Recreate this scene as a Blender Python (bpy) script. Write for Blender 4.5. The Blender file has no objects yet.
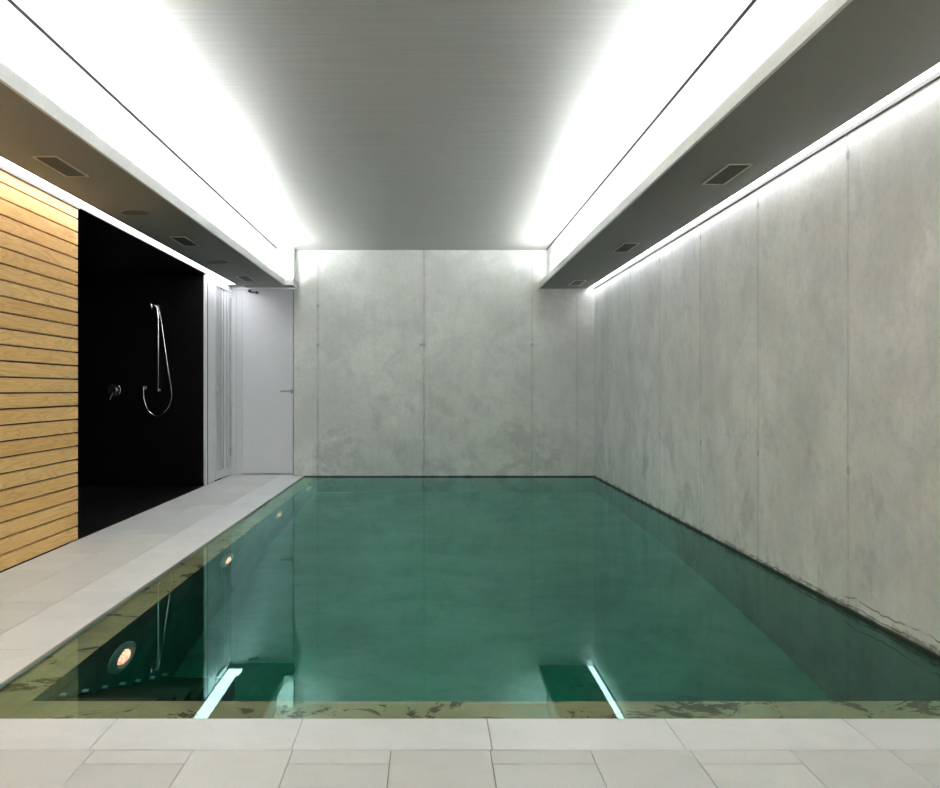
import bpy, bmesh, math, random
from mathutils import Vector, Matrix
random.seed(7)
S = bpy.context.scene
C = S.collection
PI = math.pi

# ------------------------------------------------------------------ camera, world, exposure
cam_d = bpy.data.cameras.new('camera')
cam = bpy.data.objects.new('camera', cam_d); C.objects.link(cam)
cam.location = (0, 0, 1.0); cam.rotation_euler = (PI/2, 0, 0)
cam_d.sensor_width = 36; cam_d.sensor_fit = 'HORIZONTAL'
cam_d.lens = 990/940*36
cam_d.shift_x = (470-429.5)/940; cam_d.shift_y = -4/940
cam_d.clip_start = 0.05; cam_d.clip_end = 100
S.camera = cam
W = bpy.data.worlds.new('world'); S.world = W; W.use_nodes = True
W.node_tree.nodes['Background'].inputs[0].default_value = (0.01, 0.01, 0.011, 1)
W.node_tree.nodes['Background'].inputs[1].default_value = 0.2
S.view_settings.view_transform = 'Standard'; S.view_settings.look = 'None'
S.view_settings.gamma = 1; S.view_settings.use_curve_mapping = False
S.view_settings.exposure = 2.05
E_SLOT_L = 1.8      # slot strip beside the timber
E_SLOT_R = 1.7     # slot strip beside the concrete
E_COVE = 18.5       # strips lying in the ceiling coves
cy = S.cycles
cy.max_bounces = 14; cy.diffuse_bounces = 6; cy.glossy_bounces = 6; cy.transmission_bounces = 8
cy.transparent_max_bounces = 8; cy.volume_bounces = 0
cy.caustics_reflective = True; cy.caustics_refractive = True; cy.blur_glossy = 0.6
cy.sample_clamp_indirect = 12; cy.use_denoising = True
cy.use_adaptive_sampling = False

# ------------------------------------------------------------------ sizes of the place (metres, water level = 0)
DECK = 0.02; WL = -2.30; WR = 1.88; YB = 11.30; YDOOR = 11.50
SOF = 2.157; CEIL = 2.597; Y0 = -3.0
POOL_L = -1.433; POOL_N = 2.953
LEDGE_X = -1.284; LEDGE_Y = 3.19; LEDGE_Z = -0.03; POOL_Z = -1.5
ALC_Y0 = 6.478; ALC_Y1 = 10.18; ALC_X = -4.3

# ------------------------------------------------------------------ helpers
class B:
    def __init__(s): s.bm = bmesh.new()
    def box(s, x0, x1, y0, y1, z0, z1, mi=0, bev=0):
        t = bmesh.new()
        bmesh.ops.create_cube(t, size=1)
        for v in t.verts:
            v.co = Vector(((x0+x1)/2+v.co.x*(x1-x0), (y0+y1)/2+v.co.y*(y1-y0), (z0+z1)/2+v.co.z*(z1-z0)))
        if bev: bmesh.ops.bevel(t, geom=t.edges[:], offset=bev, segments=2, affect='EDGES', profile=.6)
        s._add(t, mi); return s
    def _add(s, t, mi=0, M=None, smooth=False):
        vm = {}
        for v in t.verts: vm[v] = s.bm.verts.new(M @ v.co if M else v.co)
        for f in t.faces:
            try: nf = s.bm.faces.new([vm[v] for v in f.verts])
            except ValueError: continue
            nf.material_index = mi; nf.smooth = smooth
        t.free()
    def cyl(s, p0, p1, r0, r1=None, seg=24, mi=0, bev=0):
        r1 = r0 if r1 is None else r1
        p0, p1 = Vector(p0), Vector(p1); d = p1-p0
        t = bmesh.new()
        bmesh.ops.create_cone(t, cap_ends=True, segments=seg, radius1=r0, radius2=r1, depth=d.length)
        if bev:
            es = [e for e in t.edges if len(e.link_faces) == 2 and any(len(f.verts) > 4 for f in e.link_faces)]
            bmesh.ops.bevel(t, geom=es, offset=bev, segments=2, affect='EDGES', profile=.5)
        M = Matrix.Translation((p0+p1)/2) @ d.to_track_quat('Z', 'Y').to_matrix().to_4x4()
        s._add(t, mi, M, True); return s
    def lathe(s, prof, axis_p, axis_d, seg=40, mi=0):
        """profile of (radius, height) pairs spun about an axis"""
        M = Matrix.Translation(Vector(axis_p)) @ Vector(axis_d).to_track_quat('Z', 'Y').to_matrix().to_4x4()
        rings = []
        for r, h in prof:
            if r < 1e-6: rings.append([s.bm.verts.new(M @ Vector((0, 0, h)))])
            else: rings.append([s.bm.verts.new(M @ Vector((r*math.cos(2*PI*i/seg), r*math.sin(2*PI*i/seg), h))) for i in range(seg)])
        for a, b in zip(rings, rings[1:]):
            for i in range(seg):
                j = (i+1) % seg
                if len(a) == 1: f = [a[0], b[i], b[j]]
                elif len(b) == 1: f = [a[i], b[0], a[j]]
                else: f = [a[i], b[i], b[j], a[j]]
                nf = s.bm.faces.new(f); nf.material_index = mi; nf.smooth = True
        return s
    def tube(s, pts, r, seg=10, mi=0):
        pts = [Vector(p) for p in pts]; rings = []
        up = Vector((0, 1, 0))
        for i, p in enumerate(pts):
            d = (pts[min(i+1, len(pts)-1)]-pts[max(i-1, 0)]).normalized()
            a = d.cross(up)
            if a.length < 1e-3: a = d.cross(Vector((0, 0, 1)))
            a.normalize(); b = d.cross(a)
            rings.append([s.bm.verts.new(p+a*r*math.cos(2*PI*k/seg)+b*r*math.sin(2*PI*k/seg)) for k in range(seg)])
        for q, w in zip(rings, rings[1:]):
            for k in range(seg):
                f = s.bm.faces.new([q[k], q[(k+1) % seg], w[(k+1) % seg], w[k]]); f.smooth = True; f.material_index = mi
        s.bm.faces.new(rings[0][::-1]); s.bm.faces.new(rings[-1])
        return s
    def build(s, name, mats, parent=None, sharp=False):
        bmesh.ops.recalc_face_normals(s.bm, faces=s.bm.faces[:])
        me = bpy.data.meshes.new(name); s.bm.to_mesh(me); s.bm.free()
        for m in (mats if isinstance(mats, (list, tuple)) else [mats]): me.materials.append(m)
        if any(p.use_smooth for p in me.polygons):
            me.set_sharp_from_angle(angle=math.radians(35))
        o = bpy.data.objects.new(name, me); C.objects.link(o)
        if parent:
            o.parent = parent
            o.matrix_parent_inverse = Matrix.Translation(parent.location).inverted()
        return o
def tag(o, label, cat, group=None, kind=None):
    o['label'] = label; o['category'] = cat
    if group: o['group'] = group
    if kind: o['kind'] = kind
    return o
def empty(name, loc, label=None, cat=None, group=None, kind=None):
    o = bpy.data.objects.new(name, None); C.objects.link(o); o.location = loc; o.empty_display_size = .1
    if label: o['label'] = label
    if cat: o['category'] = cat
    if group: o['group'] = group
    if kind: o['kind'] = kind
    return o
def struct(o, label=None):
    o['kind'] = 'structure'
    if label: o['label'] = label
    return o
def copy_tree(o, parent=None):
    c = o.copy(); C.objects.link(c)
    if parent: c.parent = parent
    for ch in list(o.children): copy_tree(ch, c)
    return c

# ------------------------------------------------------------------ node helpers
class N:
    def __init__(s, name):
        s.m = bpy.data.materials.new(name); s.m.use_nodes = True; s.t = s.m.node_tree
        s.bsdf = s.t.nodes['Principled BSDF']; s.out = s.t.nodes['Material Output']
    def n(s, typ, **kw):
        nd = s.t.nodes.new(typ)
        for k, v in kw.items(): setattr(nd, k, v)
        return nd
    def put(s, sock, v):
        if isinstance(v, bpy.types.NodeSocket): s.t.links.new(v, sock)
        elif isinstance(v, (tuple, list)) and len(v) == 3 and sock.type == 'RGBA': sock.default_value = (*v, 1)
        else: sock.default_value = v
    def math(s, op, a, b=0.0, c=0.0, clamp=False):
        nd = s.n('ShaderNodeMath', operation=op, use_clamp=clamp)
        s.put(nd.inputs[0], a); s.put(nd.inputs[1], b); s.put(nd.inputs[2], c); return nd.outputs[0]
    def obj(s): return s.n('ShaderNodeTexCoord').outputs['Object']
    def sep(s, v):
        nd = s.n('ShaderNodeSeparateXYZ'); s.put(nd.inputs[0], v); return nd.outputs
    def comb(s, x, y, z):
        nd = s.n('ShaderNodeCombineXYZ')
        for i, v in enumerate((x, y, z)): s.put(nd.inputs[i], v)
        return nd.outputs[0]
    def scale(s, v, sc, loc=(0, 0, 0)):
        nd = s.n('ShaderNodeMapping'); s.put(nd.inputs[0], v)
        nd.inputs['Scale'].default_value = sc; nd.inputs['Location'].default_value = loc; return nd.outputs[0]
    def noise(s, v, sc, det=4, rough=.55, dist=0.0):
        nd = s.n('ShaderNodeTexNoise'); s.put(nd.inputs['Vector'], v)
        nd.inputs['Scale'].default_value = sc; nd.inputs['Detail'].default_value = det
        nd.inputs['Roughness'].default_value = rough; nd.inputs['Distortion'].default_value = dist
        return nd.outputs['Fac']
    def ramp(s, f, a, b, lo=0.0, hi=1.0, smooth=True):
        nd = s.n('ShaderNodeMapRange'); nd.interpolation_type = 'SMOOTHSTEP' if smooth else 'LINEAR'
        s.put(nd.inputs[0], f)
        for i, v in enumerate((a, b, lo, hi)): s.put(nd.inputs[i+1], v)
        return nd.outputs[0]
    def mix(s, f, a, b, bt='MIX'):
        nd = s.n('ShaderNodeMix', data_type='RGBA', blend_type=bt); nd.clamp_factor = True
        s.put(nd.inputs['Factor'], f); s.put(nd.inputs['A'], a); s.put(nd.inputs['B'], b); return nd.outputs['Result']
    def bump(s, h, st=.3, d=.01):
        nd = s.n('ShaderNodeBump'); nd.inputs['Strength'].default_value = st; nd.inputs['Distance'].default_value = d
        s.put(nd.inputs['Height'], h); s.t.links.new(nd.outputs[0], s.bsdf.inputs['Normal'])
    def set(s, **kw):
        for k, v in kw.items():
            s.put(s.bsdf.inputs[k.replace('_', ' ')], v)
        return s.m
def plain(name, col, rough=.5, metal=0.0, grain=0.03, spec=.5):
    k = N(name); v = k.obj()
    f = k.noise(v, 60, 3)
    c = k.mix(k.ramp(f, .3, .7), tuple(x*(1-grain) for x in col), tuple(min(1, x*(1+grain)) for x in col))
    k.bsdf.inputs['Specular IOR Level'].default_value = spec
    return k.set(Base_Color=c, Roughness=rough, Metallic=metal)
def emit(name, col, st):
    k = N(name); k.bsdf.inputs['Emission Strength'].default_value = st
    k.bsdf.inputs['Base Color'].default_value = (.8, .8, .8, 1)
    k.bsdf.inputs['Emission Color'].default_value = (*col, 1); return k.m

def concrete(name, axis, seams, holes, tone=(.82, .84, .825), crack=False, grime=1.0):
    """cast concrete: mottling, trowel streaks, blow holes, panel seams, tie-bolt plugs, damp line"""
    k = N(name); v = k.obj(); x, y, z = k.sep(v); u = (x, y)[axis]
    uz = k.comb(u, z, 3.7)
    big = k.noise(uz, 1.1, 5, .6, .4); mid = k.noise(uz, 4.5, 6, .65, .6); fine = k.noise(uz, 38, 6, .7)
    col = k.mix(k.ramp(big, .32, .68), tuple(t*.88 for t in tone), tuple(min(1, t*1.10) for t in tone))
    col = k.mix(k.math('MULTIPLY', k.ramp(mid, .46, .68), .36), col, (tone[0]*.68, tone[1]*.72, tone[2]*.78))
    col = k.mix(k.math('MULTIPLY', k.ramp(fine, .42, .72), .32), col, (tone[0]*.66, tone[1]*.66, tone[2]*.66))
    st = k.noise(k.comb(k.math('MULTIPLY', u, 9.0), k.math('MULTIPLY', z, .9), .5), 1.5, 5, .65, .3)
    col = k.mix(k.math('MULTIPLY', k.ramp(st, .5, .78), .30), col, (tone[0]*.72, tone[1]*.73, tone[2]*.76))
    pale = k.noise(k.comb(k.math('MULTIPLY', u, 5.0), k.math('MULTIPLY', z, 1.4), 8.5), 1.7, 4, .6, .5)
    col = k.mix(k.math('MULTIPLY', k.ramp(pale, .56, .74), .28), col, tuple(min(.85, t*1.18) for t in tone))
    # dark blue-grey blotches low on the wall
    bl = k.math('MULTIPLY', k.ramp(k.noise(uz, 2.3, 6, .72, .5), .50, .66), k.ramp(z, .15, 1.3, 1.0, 0.12))
    col = k.mix(k.math('MULTIPLY', bl, .48), col, tuple(t*.50 for t in tone))
    # blow holes
    vo = k.n('ShaderNodeTexVoronoi'); k.put(vo.inputs['Vector'], uz); vo.inputs['Scale'].default_value = 26
    gate = k.ramp(k.noise(uz, 5, 2), .5, .56)
    hole = k.math('MULTIPLY', k.ramp(vo.outputs['Distance'], .05, .10, 1.0, 0.0), gate)
    col = k.mix(k.math('MULTIPLY', hole, .55), col, (.12, .12, .11))
    # seams of the shuttering
    wob = k.math('MULTIPLY', k.math('SUBTRACT', k.noise(k.comb(0.0, k.math('MULTIPLY', z, 3.0), 1.0), 2.0, 3), .5), .02)
    bumps = k.math('MULTIPLY', hole, -1.0)
    broken = k.ramp(k.noise(uz, 3.1, 4), .3, .62, .25, 1.0)
    for sx, wd, dk in seams:
        d = k.math('ABSOLUTE', k.math('SUBTRACT', k.math('SUBTRACT', u, sx), wob))
        line = k.math('MULTIPLY', k.ramp(d, wd*.3, wd, 1.0, 0.0), broken)
        halo = k.ramp(k.math('ABSOLUTE', k.math('SUBTRACT', d, wd*2.2)), 0.0, wd*2.6, 1.0, 0.0)
        col = k.mix(k.math('MULTIPLY', halo, .22*dk), col, (.60, .60, .55))
        col = k.mix(k.math('MULTIPLY', line, .45*dk), col, (.15, .15, .13))
        bumps = k.math('SUBTRACT', bumps, line)
    for hx, hz in holes:
        d = k.math('SQRT', k.math('ADD', k.math('POWER', k.math('SUBTRACT', u, hx), 2.0), k.math('POWER', k.math('SUBTRACT', z, hz), 2.0)))
        disc = k.ramp(d, .012, .016, 1.0, 0.0); rim = k.ramp(k.math('ABSOLUTE', k.math('SUBTRACT', d, .016)), .0, .005, 1.0, 0.0)
        col = k.mix(k.math('MULTIPLY', disc, .5), col, (.36, .36, .31)); col = k.mix(k.math('MULTIPLY', rim, .5), col, (.2, .2, .18))
        bumps = k.math('SUBTRACT', bumps, k.math('MULTIPLY', disc, .6))
    # damp grime along the water line
    gn = k.noise(k.comb(u, k.math('MULTIPLY', z, 2.0), 6.0), 8, 6, .75)
    lim = k.math('MULTIPLY', k.ramp(gn, .3, .75, .012, .085), grime)
    g = k.ramp(k.math('DIVIDE', z, lim), .25, 1.0, 1.0, 0.0)
    col = k.mix(k.math('MULTIPLY', g, .75), col, (.085, .083, .065))
    col = k.mix(k.ramp(z, .015, .028, .9, 0.0), col, (.035, .03, .022))
    if crack:
        for z0, amp, wd, y0 in ((.07, .10, .0028, 4.55), (.035, .07, .0022, 6.4)):
            cn = k.math('SUBTRACT', k.noise(k.comb(u, z0, 2.0), 2.6, 6, .7), .5)
            d = k.math('ABSOLUTE', k.math('SUBTRACT', z, k.math('MULTIPLY_ADD', cn, amp, z0)))
            ln = k.math('MULTIPLY', k.ramp(d, wd*.4, wd*1.6, 1.0, 0.0), k.ramp(u, y0-.15, y0, 1.0, 0.0))
            ln = k.math('MULTIPLY', ln, k.ramp(k.noise(uz, 4, 3), .35, .5))
            col = k.mix(k.math('MULTIPLY', ln, .75), col, (.07, .06, .05)); bumps = k.math('SUBTRACT', bumps, ln)
    k.bump(k.math('ADD', bumps, k.math('MULTIPLY', fine, .35)), .35, .004)
    k.bsdf.inputs['Specular IOR Level'].default_value = .3
    return k.set(Base_Color=col, Roughness=k.ramp(mid, .3, .7, .6, .8))

# ------------------------------------------------------------------ materials
def mat_tile(name, a, b, rough=.45):
    k = N(name); v = k.obj(); r = k.n('ShaderNodeNewGeometry').outputs['Random Per Island']
    x, y, z = k.sep(v)
    w = k.comb(k.math('MULTIPLY_ADD', r, 31.0, x), k.math('MULTIPLY_ADD', r, 17.0, y), z)
    c = k.mix(r, a, b)
    c = k.mix(k.math('MULTIPLY', k.ramp(k.noise(w, 5, 5, .6, .8), .42, .72), .30), c, tuple(t*.84 for t in a))
    sp = k.noise(w, 160, 3, .7)
    c = k.mix(k.math('MULTIPLY', k.ramp(sp, .55, .7), .28), c, tuple(t*.6 for t in a))
    c = k.mix(k.math('MULTIPLY', k.ramp(k.noise(w, 2.0, 4, .7, 1.5), .60, .64), .10), c, tuple(t*.7 for t in a))
    k.bump(sp, .08, .002); k.bsdf.inputs['Specular IOR Level'].default_value = .35 if a[0] > .1 else .2
    return k.set(Base_Color=c, Roughness=rough)
M = {}
M['tile'] = mat_tile('stone_tile', (.635, .65, .64), (.72, .735, .72))
M['coping'] = mat_tile('coping_stone', (.77, .80, .81), (.82, .845, .85), .4)
M['grout'] = plain('grout', (.30, .29, .26), .9)
M['black_tile'] = mat_tile('black_tile', (.005, .0045, .0045), (.008, .0075, .0075), .35)
M['black_wall'] = plain('black_stone_wall', (.0035, .003, .003), .5, grain=.5, spec=.12)
M['white'] = plain('white_paint', (.80, .81, .81), .6)
M['soffit'] = plain('grey_soffit_paint', (.265, .265, .25), .65)
M['gap'] = plain('dark_shadow_gap', (.04, .04, .04), .8)
M['profile'] = plain('grey_aluminium_profile', (.16, .155, .15), .6, 0)
M['door'] = plain('pale_grey_lacquer', (.80, .81, .83), .35)
M['frame'] = plain('brushed_frame', (.72, .73, .75), .35, .1)
M['vent'] = plain('vent_frame_paint', (.72, .69, .64), .5)
M['vent_in'] = plain('vent_inside', (.16, .152, .135), .6)
M['chrome'] = plain('chrome', (.8, .8, .81), .2, 1.0)
M['black_plastic'] = plain('black_plastic', (.012, .012, .012), .4)
M['steel'] = plain('stainless_steel', (.45, .45, .43), .3, 1.0)
M['edge'] = plain('pale_deck_edge', (.42, .42, .39), .5)
M['slotL'] = emit('led_slot_cool_left', (.97, .965, 1), E_SLOT_L)
M['slotR'] = emit('led_slot_cool_right', (.975, .975, 1), E_SLOT_R)
M['cove'] = emit('led_cove', (.985, 1, .99), E_COVE)

k = N('satin_ceiling'); v = k.obj(); x, y, z = k.sep(v)
f = k.noise(k.comb(k.math('MULTIPLY', x, .5), k.math('MULTIPLY', y, 14.0), 0.0), 2.2, 6, .7)
k.bump(f, .03, .004); k.bsdf.inputs['Specular IOR Level'].default_value = .5
M['ceiling'] = k.set(Base_Color=k.mix(k.ramp(f, .35, .65), (.275, .28, .265), (.32, .325, .31)), Roughness=.38)

k = N('oiled_larch_boards'); v = k.obj(); r = k.n('ShaderNodeNewGeometry').outputs['Random Per Island']; x, y, z = k.sep(v)
w = k.comb(k.math('MULTIPLY_ADD', r, 47.0, k.math('MULTIPLY', y, .45)), k.math('MULTIPLY_ADD', r, 13.0, k.math('MULTIPLY', z, 5.0)), 0.0)
warp = k.noise(w, 1.6, 3, .5, .3)
ring = k.math('FRACT', k.math('MULTIPLY', k.math('ADD', warp, k.math('MULTIPLY', z, .35)), 17.0))
ring = k.math('POWER', ring, 2.2)
fib = k.noise(k.comb(k.math('MULTIPLY', y, 3.0), k.math('MULTIPLY', z, 190.0), r), 1.0, 4, .6)
c = k.mix(r, (.88, .51, .165), (.94, .62, .24))
c = k.mix(k.math('MULTIPLY', ring, .5), c, (.56, .27, .075))
c = k.mix(k.math('MULTIPLY', k.ramp(fib, .4, .7), .22), c, (.55, .30, .10))
heart = k.ramp(k.noise(k.comb(k.math('MULTIPLY', y, .9), k.math('MULTIPLY_ADD', r, 91.0, k.math('MULTIPLY', z, 2.5)), 4.0), 1.2, 2), .66, .74)
c = k.mix(k.math('MULTIPLY', heart, .55), c, (.50, .22, .05))
k.bump(k.math('ADD', ring, fib), .12, .002); k.bsdf.inputs['Specular IOR Level'].default_value = .35
M['wood'] = k.set(Base_Color=c, Roughness=.5)
M['wood_back'] = plain('dark_batten_backing', (.012, .008, .004), .8)

def submerged(name, base, stain):
    k = N(name); v = k.obj()
    a = k.noise(v, 2.2, 6, .65, .6); b = k.noise(k.scale(v, (1.2, 1.2, .4)), 3.3, 7, .72, .9); d = k.noise(v, 30, 4)
    c = k.mix(k.ramp(a, .35, .65), tuple(t*.85 for t in base), tuple(t*1.15 for t in base))
    c = k.mix(k.math('MULTIPLY', k.ramp(b, .565, .585), stain), c, (.10, .07, .035))
    c = k.mix(k.math('MULTIPLY', k.ramp(d, .5, .8), .2), c, tuple(t*.6 for t in base))
    k.bump(d, .1, .003)
    return k.set(Base_Color=c, Roughness=.7)
M['ledge'] = submerged('mossy_ledge_concrete', (.52, .48, .27), .85)
M['basin'] = submerged('pool_render', (.34, .36, .32), .15)

k = N('green_pool_water'); k.t.nodes.remove(k.bsdf)
fr = k.n('ShaderNodeFresnel'); fr.inputs['IOR'].default_value = 1.333
rf = k.n('ShaderNodeBsdfRefraction'); rf.inputs['IOR'].default_value = 1.333; rf.inputs['Roughness'].default_value = 0
rf.inputs['Color'].default_value = (1, 1, 1, 1)
gl = k.n('ShaderNodeBsdfGlossy'); gl.inputs['Roughness'].default_value = 0.012; gl.inputs['Color'].default_value = (.54, 1, .91, 1)
wv = k.noise(k.obj(), 1.3, 2); bp = k.n('ShaderNodeBump'); bp.inputs['Strength'].default_value = .02; bp.inputs['Distance'].default_value = .01
k.put(bp.inputs['Height'], wv)
for q in (fr, rf, gl): k.t.links.new(bp.outputs[0], q.inputs['Normal'])
mx = k.n('ShaderNodeMixShader'); k.put(mx.inputs[0], fr.outputs[0]); k.put(mx.inputs[1], rf.outputs[0]); k.put(mx.inputs[2], gl.outputs[0])
k.t.links.new(mx.outputs[0], k.out.inputs['Surface'])
va = k.n('ShaderNodeVolumeAbsorption'); va.inputs['Color'].default_value = (0.0, .85, .76, 1); va.inputs['Density'].default_value = 1.25
k.t.links.new(va.outputs[0], k.out.inputs['Volume'])
M['water'] = k.m

k = N('frosted_glass'); v = k.obj()
k.bsdf.inputs['Transmission Weight'].default_value = .35; k.bsdf.inputs['IOR'].default_value = 1.45
M['frost'] = k.set(Base_Color=(.52, .56, .57), Roughness=.28)
k = N('pool_lamp_lens'); v = k.obj(); x, y, z = k.sep(v)
M['lens'] = k.set(Base_Color=(.7, .22, .14), Roughness=.25, Emission_Color=k.mix(k.ramp(k.noise(k.obj(), 34, 3, .7), .46, .54), (1, .12, .07), (1, .42, .30)), Emission_Strength=.9)
M['lamp_rim'] = plain('pool_lamp_rim', (.85, .85, .82), .45, 0)
M['step'] = submerged('dark_step_concrete', (.10, .075, .055), .3)
M['mark'] = plain('step_marker_tile', (.75, .85, .85), .4)

# ------------------------------------------------------------------ shell
right_seams = [(y, .006, 1.0) for y in (.84, 2.03, 3.24, 4.447, 5.666, 6.868, 8.09, 9.28, 10.42)]
right_holes = [(y, z) for y in (4.447, 5.666, 6.868, 8.09, 9.28) for z in (.638, 2.056)]
M['conc_R'] = concrete('cast_concrete_side', 1, right_seams, right_holes, crack=True)
M['conc_B'] = concrete('cast_concrete_end', 0, [(-1.273, .007, 1.0), (-.063, .008, 1.1), (1.17, .006, .8), (1.683, .006, .6)],
                       [(-1.273, 1.96), (-1.273, 1.514), (-.063, 1.514), (-.10, 1.514), (1.17, 1.514)], tone=(.80, .82, .785), grime=.6)
struct(B().box(WR, WR+.25, Y0, YB, 0.0, 3.0).build('wall_right', M['conc_R']))
struct(B().box(-1.547, WR+.25, YB, YB+.25, 0.0, 3.0).build('wall_back', M['conc_B']))
struct(B().box(ALC_X-.2, WR+.25, Y0-.2, Y0, -.2, 3.0).build('wall_front', M['white']))

# deck: every tile a slab in a bed of grout
d = B()
d.box(-2.30, POOL_L, Y0, YDOOR+.1, -.03, DECK-.004, 2)
d.box(POOL_L, WR, Y0, POOL_N, -.03, DECK-.004, 2)
g = .0013; gy = .0024
def tile(x0, x1, y0, y1, mi):
    if x1-x0 < .01 or y1-y0 < .01: return
    d.box(x0+g, x1-g, y0+gy, y1-gy, -.02, DECK, mi)
xs = [WL, -1.996, -1.719]
# coping along the long edge
y = 3.74-.543
tile(-1.719, POOL_L, 2.695, 2.953, 1)
while y < YB+.2:
    tile(-1.719, POOL_L, max(y, 2.953), min(y+.543, YDOOR), 1); y += .543
# side walkway, running bond
for i, off in ((0, 3.74), (1, 4.59)):
    y = off-.543*14
    while y < YDOOR:
        tile(xs[i], xs[i+1], max(y, Y0), min(y+.543, YDOOR), 0); y += .543
# coping across the near end
xj = [-1.433, -.929, -.377, .171, .70, 1.23, 1.76, WR]
for a, b in zip(xj, xj[1:]): tile(a, b, 2.695, POOL_N, 1)
# near deck
x = -1.719; i = 0
while x < WR:
    y = 2.695-(.101 if i % 2 else .372)
    x1 = [-1.719, -1.45, -1.18, -.911, -.642, -.372, -.105, .165, .437, .709, .98, 1.25, 1.52, 1.79, WR+.001][i+1]
    x0 = [-1.719, -1.45, -1.18, -.911, -.642, -.372, -.105, .165, .437, .709, .98, 1.25, 1.52, 1.79, WR+.001][i]
    tile(x0, min(x1, WR), y, 2.695, 0)
    while y > Y0: tile(x0, min(x1, WR), max(y-.543, Y0), y, 0); y -= .543
    i += 1; x = x1
struct(d.build('floor', [M['tile'], M['coping'], M['grout']]))
struct(B().box(POOL_L-.001, POOL_L+.004, POOL_N, YB, -.012, DECK-.001).box(POOL_L, WR, POOL_N-.001, POOL_N+.004, -.012, DECK-.001).build('trim_1', M['edge']))
# black wet-room floor
d = B(); d.box(ALC_X, WL, ALC_Y0-.14, ALC_Y1, -.05, DECK-.002)
x = WL
while x > ALC_X:
    y = ALC_Y0-.1
    while y < ALC_Y1: d.box(x-.6+.002, x-.002, y, min(y+.6, ALC_Y1)-.003, -.01, DECK+.0005); y += .6
    x -= .6
struct(d.build('floor_shower', M['black_tile']))

# timber wall: boards on a dark backing
wl = struct(B().box(WL-.14, WL-.022, Y0, ALC_Y0-.004, -.03, 2.5).build('wall_left', M['wood_back']))
bd = B(); tops = [2.31]+[2.117-.0872*j for j in range(24)]+[DECK+.004]
for j in range(len(tops)-1):
    zt, zb = tops[j]-(.0046 if j else .0), tops[j+1]+.0046
    if j == 0: zt = 2.181
    bd.box(WL-.024, WL, Y0, ALC_Y0, zb, zt, 0, .0015)
b = bd.build('timber_cladding', M['wood'], wl); b['label'] = 'horizontal honey-coloured timber boards with dark gaps'
# shower recess
struct(B().box(ALC_X-.1, WL-.0, ALC_Y1, ALC_Y1+.1, -.03, 2.6).build('wall_shower', M['black_wall']))
struct(B().box(ALC_X-.1, ALC_X, ALC_Y0-.14, ALC_Y1, -.03, 2.6).box(ALC_X, WL-.13, ALC_Y0-.14, ALC_Y0-.02, -.03, 2.6).build('wall_shower_side', M['black_wall']))
struct(B().box(ALC_X, WL, ALC_Y0-.02, ALC_Y1, 2.195, 2.5).build('ceiling_shower', M['black_wall']))

# ceilings
struct(B().box(-1.711, 1.323, Y0, YB-.006, CEIL, CEIL+.03).build('ceiling', M['ceiling']))
struct(B().box(ALC_X, WR, Y0, YDOOR+.1, CEIL+.06, CEIL+.16).build('ceiling_slab', M['gap']))
# right soffit: underside, upstand lip, cove wall
sr = struct(B().box(1.243, 1.80, Y0, YB, SOF, SOF+.014).box(1.80, 1.88, Y0, YB, 2.19, 2.22).build('ceiling_right', M['soffit']))
B().box(1.241, 1.2568, Y0, YB, SOF-.0005, 2.221).build('cove_lip', M['white'], sr)
B().box(1.335, 1.80, Y0, YB, SOF+.0145, CEIL-.008).build('cove_wall', M['white'], sr)
B().box(1.3352, 1.80, Y0, YB, CEIL-.0078, CEIL+.059).build('shadow_gap', M['gap'], sr)
B().box(1.867, 1.8795, Y0, YB-.001, SOF-.006, 2.170).box(1.7985, 1.801, Y0, YB, SOF-.001, 2.19).build('slot_profile', M['profile'], sr)
# left soffit
YE = 10.89
sl = struct(B().box(-2.123, -1.723, Y0, YE, SOF, SOF+.014).box(-1.723, -1.598, Y0, 11.17, SOF, SOF+.014).box(-1.5985, -1.499, YE, 11.17, SOF, SOF+.014).box(WL, -2.1232, Y0, YDOOR+.05, 2.222, 2.24).box(-2.123, -1.724, YE, YDOOR+.05, 2.19, 2.24).box(-1.724, -1.5476, 11.171, YDOOR+.05, 2.19, 2.24)
            .build('ceiling_left', M['soffit']))
B().box(-1.61, -1.594, Y0, YE-.012, SOF-.0005, 2.225).box(-1.61, -1.497, YE-.012, YE, SOF-.0005, 2.225).box(-1.51, -1.497, YE, YB-.001, SOF-.0005, 2.225).build('cove_lip', M['white'], sl)
B().box(-2.12, -1.7232, Y0, 11.17, CEIL-.0078, CEIL+.059).build('shadow_gap', M['gap'], sl)
B().box(-2.12, -1.723, Y0, YE, SOF+.0145, CEIL-.008).box(-2.12, -1.723, YE, 11.17, 2.241, CEIL-.008).box(-2.12, -1.5475, 11.17, 11.30, 2.192, CEIL+.059).box(-1.5475,-1.535,11.17,11.299,SOF,CEIL-.001).build('cove_wall', M['white'], sl)
B().box(WL+.0005, WL+.014, Y0, ALC_Y0, 2.182, 2.205).box(WL+.001, WL+.006, ALC_Y0, YDOOR, 2.194, 2.205).box(-2.1245, -2.122, Y0, YE, SOF-.001, 2.222).build('slot_profile', M['profile'], sl)

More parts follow.
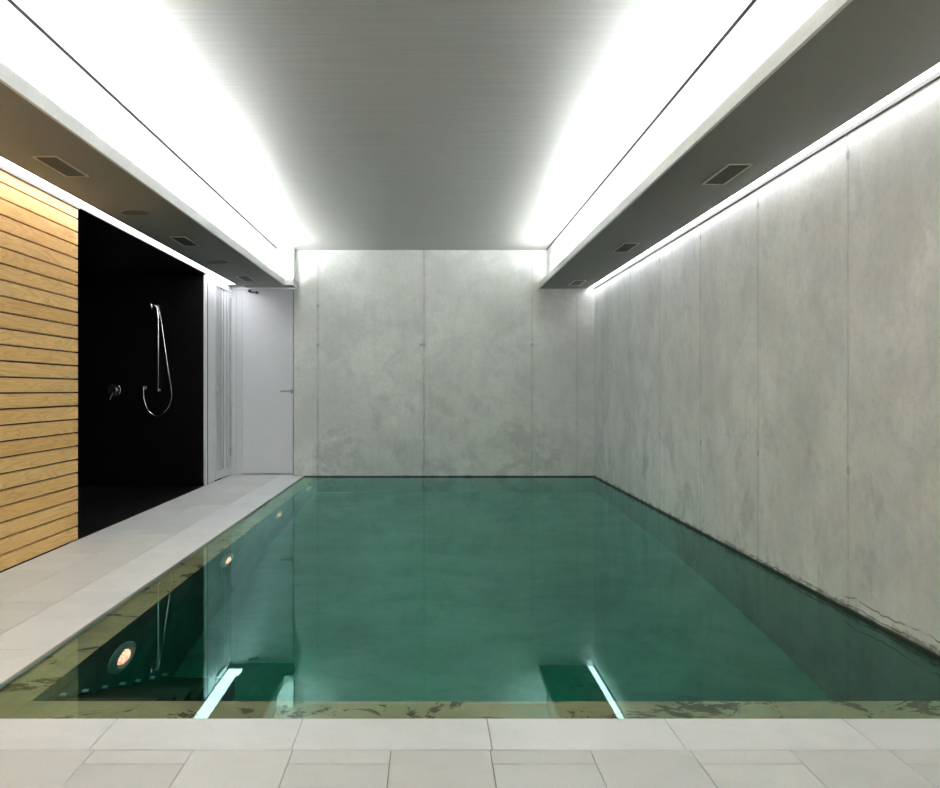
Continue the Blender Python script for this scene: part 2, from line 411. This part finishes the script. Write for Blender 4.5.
# LED strips
tag(B().box(1.8012, 1.8795, Y0, YB-.004, 2.171, 2.186).build('led_light_strip', M['slotR']),
    'bright white light strip recessed in the ceiling edge along the concrete wall', 'light')
tag(B().box(WL+.001, -2.125, Y0, 11.32, 2.206, 2.2215).build('led_light_strip', M['slotL']),
    'bright white light strip in the ceiling edge above the timber boards and shower recess', 'light')
tag(B().box(1.27, 1.325, Y0, YB-.50, SOF+.0142, 2.186).build('cove_light', M['cove']),
    'hidden light strip lying in the ceiling cove on the side of the concrete side wall', 'light')
tag(B().box(-1.71, -1.655, Y0, 10.95, SOF+.0142, 2.186).build('cove_light', M['cove']),
    'hidden light strip lying in the ceiling cove on the side of the shower recess', 'light')

# ------------------------------------------------------------------ pool
bs = struct(B().box(-1.75, LEDGE_X, 2.6, YB, POOL_Z-.1, -.0305).box(LEDGE_X, WR, 2.6, LEDGE_Y, POOL_Z-.1, -.0305)
            .box(LEDGE_X, WR, LEDGE_Y, YB, POOL_Z-.1, POOL_Z).build('floor_pool', M['basin']))
B().box(-1.45, LEDGE_X+.001, 2.92, YB, -.04, LEDGE_Z+.001).box(LEDGE_X+.001, WR, 2.92, LEDGE_Y+.001, -.04, LEDGE_Z+.001).build('submerged_ledge', M['ledge'], bs)
B().box(WR, WR+.25, 2.6, YB, -1.7, -.0002).build('basin_side', M['conc_R'], bs)
B().box(-1.75, WR+.25, YB, YB+.25, -1.7, -.0002).build('basin_end', M['conc_B'], bs)
stp = empty('pool_stairs', (-1.0, 3.3, POOL_Z), 'submerged flight of steps going down under water at the near end', 'stairs')
sb = B(); mk = B()
for i in range(7):
    sb.box(LEDGE_X+.003, -.93, LEDGE_Y+.22*i+.002, LEDGE_Y+.22*(i+1), POOL_Z, -.21-.18*i)
sb.build('treads', M['step'], stp)
for i in range(7):
    yy = 3.45+.22*i-.03
    B().box(LEDGE_X+.0032, LEDGE_X+.024, yy, yy+.03, -.209-.18*i, -.204-.18*i).build('step_marker', M['mark'], stp)
wt = B().box(-1.445, WR+.0002, 2.94, YB+.0002, POOL_Z-.05, 0.009).build('pool_water', M['water'])
tag(wt, 'still green pool water reflecting the walls and ceiling lights', 'water', kind='stuff')

def pool_light(y, label):
    t = empty('pool_light', (LEDGE_X, y, -.415), label, 'light', 'round underwater lamps along the pool wall')
    P = (LEDGE_X, y, -.415); A = (1, 0, 0)
    B().lathe([(.163, .001), (.163, .012), (.155, .022), (.118, .026), (.108, .020), (.085, .012), (.0, .012)], P, A).build('rim', M['lamp_rim'], t)
    B().lathe([(.078, .0125), (.074, .022), (.055, .028), (.03, .032), (0, .033)], P, A).build('lens', M['lens'], t)
    for q in range(4):
        a = PI/4+q*PI/2
        p = Vector((LEDGE_X+.022, y+.137*math.cos(a), -.415+.137*math.sin(a)))
        B().cyl(p, p+Vector((.006, 0, 0)), .008, seg=12).build('screw', M['steel'], t)
pool_light(4.107, 'large round underwater lamp with glowing orange lens, nearest the camera, above the submerged steps')
pool_light(6.22, 'round underwater lamp with orange lens, second from the near end of the pool')
pool_light(8.333, 'round underwater lamp, third from the near end of the pool')
pool_light(10.43, 'round underwater lamp closest to the concrete end wall, faintest of the row')

# ------------------------------------------------------------------ doors at the far left
# full-height white door facing the camera
d2 = struct(B().box(-2.45, -1.547, YDOOR+.06, YDOOR+.14, -.03, 2.3).build('wall_door', M['door']))
t = empty('door_1', (-1.92, YDOOR, DECK), 'tall plain white door beside the concrete end wall', kind='structure')
B().box(-2.30, -2.245, YDOOR-.012, YDOOR+.06, DECK, 2.19).box(-1.565, -1.5475, YDOOR-.012, YDOOR+.06, DECK, 2.19)\
   .box(-2.245, -1.565, YDOOR-.012, YDOOR+.06, 2.165, 2.19).box(-2.2445, -2.17, YDOOR+.006, YDOOR+.06, DECK, 2.165).build('door_frame', M['frame'], t)
lf = B().box(-2.168, -1.585, YDOOR, YDOOR+.045, DECK+.012, 2.160, 0, .002).build('door_leaf', M['door'], t)
h = B().cyl((-1.60, YDOOR, .985), (-1.60, YDOOR-.012, .985), .024, bev=.002).cyl((-1.60, YDOOR-.01, .985), (-1.60, YDOOR-.055, .985), .010)
h.tube([(-1.597, YDOOR-.05, .985), (-1.62, YDOOR-.053, .985), (-1.68, YDOOR-.053, .985), (-1.725, YDOOR-.053, .983)], .0095)
h.build('handle', M['steel'], lf)
c_ = B().box(-2.10, -2.07, YDOOR-.03, YDOOR, 2.135, 2.165, 0, .003).box(-2.075, -2.0, YDOOR-.045, YDOOR-.03, 2.125, 2.14, 0, .003).cyl((-2.0, YDOOR-.055, 2.13), (-2.0, YDOOR, 2.13), .014)
c_.build('door_closer', M['black_plastic'], t)
# side partition with the frosted glass door
t = empty('door_2', (WL, 11.0, DECK), 'narrow framed door with frosted glass panel beside the black shower recess', kind='structure')
B().box(WL-.02, WL+.001, ALC_Y1-.012, ALC_Y1+.06, DECK, 2.204).build('door_jamb', M['white'], t)
B().box(WL-.06, WL-.004, ALC_Y1+.06, 10.615, DECK, 2.204).build('side_panel', M['frame'], t)
B().box(WL-.06, WL-.03, 10.615, 10.64, DECK, 2.203).build('shadow_gap', M['gap'], t)
lf = B().box(WL-.045, WL-.001, 10.64, 10.70, DECK+.01, 2.204, 0, .002).box(WL-.045, WL-.001, 11.33, 11.40, DECK+.01, 2.204, 0, .002)\
    .box(WL-.045, WL-.001, 10.70, 11.33, DECK+.01, .115, 0, .002).box(WL-.045, WL-.001, 10.70, 11.33, 2.13, 2.204, 0, .002).build('door_leaf', M['frame'], t)
B().box(WL-.03, WL-.022, 10.70, 11.33, .115, 2.13).build('glass_pane', M['frost'], lf)
B().box(WL-.021, WL-.012, 11.07, 11.085, .115, 2.13).box(WL-.021, WL-.006, 11.2, 11.23, .115, 2.13).build('glazing_bar', M['white'], lf)
B().box(WL-.001, WL+.012, 10.645, 10.69, .95, 1.05, 0, .002).cyl((WL+.01, 10.668, 1.0), (WL+.035, 10.668, 1.0), .010).build('handle', M['chrome'], lf)
for z in (2.06, .25):
    B().cyl((WL+.008, 11.408, z), (WL+.008, 11.408, z+.09), .009).build('hinge', M['chrome'], lf)
B().box(WL-.06, WL-.004, 11.405, YDOOR+.05, DECK, 2.204).build('corner_post', M['frame'], t)
struct(B().box(WL-.6, WL-.3, ALC_Y1+.1, YDOOR+.1, -.03, 2.6).build('wall_behind_glass', M['white']))

# ------------------------------------------------------------------ shower fittings on the black wall
YW = ALC_Y1
def P(px, py, off): return (((px-429.5)*.01025), YW-off, 1-(py-390)*.01025)
sx = P(158.7, 0, 0)[0]
t = empty('hand_shower', (sx, YW, 1.0), 'chrome hand shower with riser rail and looping hose on the black wall', 'shower')
B().cyl((sx, YW-.055, .985), (sx, YW-.055, 1.80), .0095, bev=.001).build('riser_rail', M['chrome'], t)
for z in (1.0, 1.78):
    B().cyl((sx, YW, z), (sx, YW-.06, z), .012, .010).build('bracket', M['chrome'] if z > 1.5 else M['steel'], t)
hb = B().box(sx-.016, sx+.016, YW-.085, YW-.035, 1.815, 1.875, 0, .006).cyl((sx-.02, YW-.06, 1.80), (sx-.05, YW-.06, 1.80), .011).build('holder', M['chrome'], t)
hs = B()
hs.tube([(sx+.012, YW-.10, 1.72), (sx+.004, YW-.10, 1.80), (sx-.004, YW-.11, 1.85), (sx-.02, YW-.13, 1.862)], .012)
hs.lathe([(.012, -.03), (.02, -.018), (.042, .0), (.045, .012), (.040, .018), (0, .018)], (sx-.05, YW-.15, 1.855), (-.75, -.55, -.25))
hs.build('shower_head', M['chrome'], t)
pts = [(160.2, 309), (162, 316), (166.2, 346), (169.5, 370), (172.4, 390), (172.2, 399), (168, 409), (158.6, 415.8), (149.5, 411), (144.8, 400), (143.9, 389)]
def cr(p, n=8):
    out = []
    for i in range(len(p)-1):
        a, b_, c0, e = p[max(i-1, 0)], p[i], p[i+1], p[min(i+2, len(p)-1)]
        for q in range(n):
            s = q/n
            out.append(tuple(.5*((2*b_[j])+(-a[j]+c0[j])*s+(2*a[j]-5*b_[j]+4*c0[j]-e[j])*s*s+(-a[j]+3*b_[j]-3*c0[j]+e[j])*s**3) for j in range(2)))
    return out+[p[-1]]
cp = cr(pts); L = len(cp)
B().tube([P(a, b_, .10-.05*(i/L)) for i, (a, b_) in enumerate(cp)], .0062).build('hose', M['chrome'], t)
e0 = P(143.9, 387.5, 0)
B().cyl(e0, (e0[0], YW-.012, e0[2]), .024, bev=.002).cyl((e0[0], YW-.01, e0[2]), (e0[0], YW-.055, e0[2]), .012).cyl((e0[0], YW-.05, e0[2]+.008), (e0[0], YW-.05, e0[2]-.03), .011).build('wall_outlet', M['chrome'], t)
mx_ = P(113.6, 390, 0)
t = empty('shower_mixer', mx_, 'round chrome shower mixer with small lever on the black wall', 'tap')
B().lathe([(.066, .0), (.066, .006), (.062, .009), (.03, .010), (0, .010)], mx_, (0, -1, 0)).build('wall_plate', M['chrome'], t)
B().lathe([(.030, .009), (.030, .05), (.026, .058), (0, .059)], mx_, (0, -1, 0)).build('body', M['chrome'], t)
B().tube([(mx_[0], YW-.045, mx_[2]-.02), (mx_[0]-.012, YW-.055, mx_[2]-.05), (mx_[0]-.03, YW-.065, mx_[2]-.10)], .007).build('lever', M['chrome'], t)

# ------------------------------------------------------------------ ceiling vents and speakers
def vent(x0, x1, y0, y1, label):
    t = empty('ceiling_vent', ((x0+x1)/2, (y0+y1)/2, SOF), label, 'vent', 'rectangular vents in the dark soffits')
    w = .009; z0, z1 = SOF-.006, SOF-.0002
    B().box(x0, x1, y0, y0+w, z0, z1).box(x0, x1, y1-w, y1, z0, z1).box(x0, x0+w, y0+w, y1-w, z0, z1).box(x1-w, x1, y0+w, y1-w, z0, z1).build('frame', M['vent'], t)
    B().box(x0+w, x1-w, y0+w, y1-w, SOF-.0015, z1).build('recess', M['vent_in'], t)
    q = B(); n = 9
    for i in range(n):
        xx = x0+w+(x1-x0-2*w)*(i+.5)/n
        q.box(xx-.0025, xx+.0025, y0+w, y1-w, z0+.001, SOF-.0016)
    q.build('louvre', M['vent_in'], t)
R_ = 'in the dark soffit beside the concrete side wall'
L_ = 'in the dark soffit over the walkway'
for (y0, lab) in ((5.06, 'slim air vent '+R_+', the nearest one'), (7.78, 'slim air vent '+R_+', the middle one'), (10.42, 'slim air vent '+R_+', touching the end wall')):
    vent(1.528, 1.655, y0, y0+.49, lab)
for (y0, lab) in ((4.89, 'slim air vent '+L_+' by the timber boards'), (7.46, 'slim air vent '+L_+' between the two round speakers'), (10.03, 'slim air vent '+L_+' above the white door')):
    vent(-1.965, -1.84, y0, y0+.46, lab)
for (x, y, r, lab) in ((-1.91, 6.44, .095, 'round flush ceiling speaker near the end of the timber boards'), (-1.925, 8.97, .09, 'round flush ceiling speaker farther along, nearer the white door')):
    t = empty('ceiling_speaker', (x, y, SOF), lab, 'speaker', 'round speakers in the walkway soffit')
    B().lathe([(r, .0), (r, .005), (r-.008, .007), (r-.010, .004), (r-.010, 0)], (x, y, SOF), (0, 0, -1)).build('rim', M['soffit'], t)
    B().lathe([(r-.0105, .0005), (r-.012, .0045), (0, .006)], (x, y, SOF), (0, 0, -1)).build('grille', M['vent_in'], t)
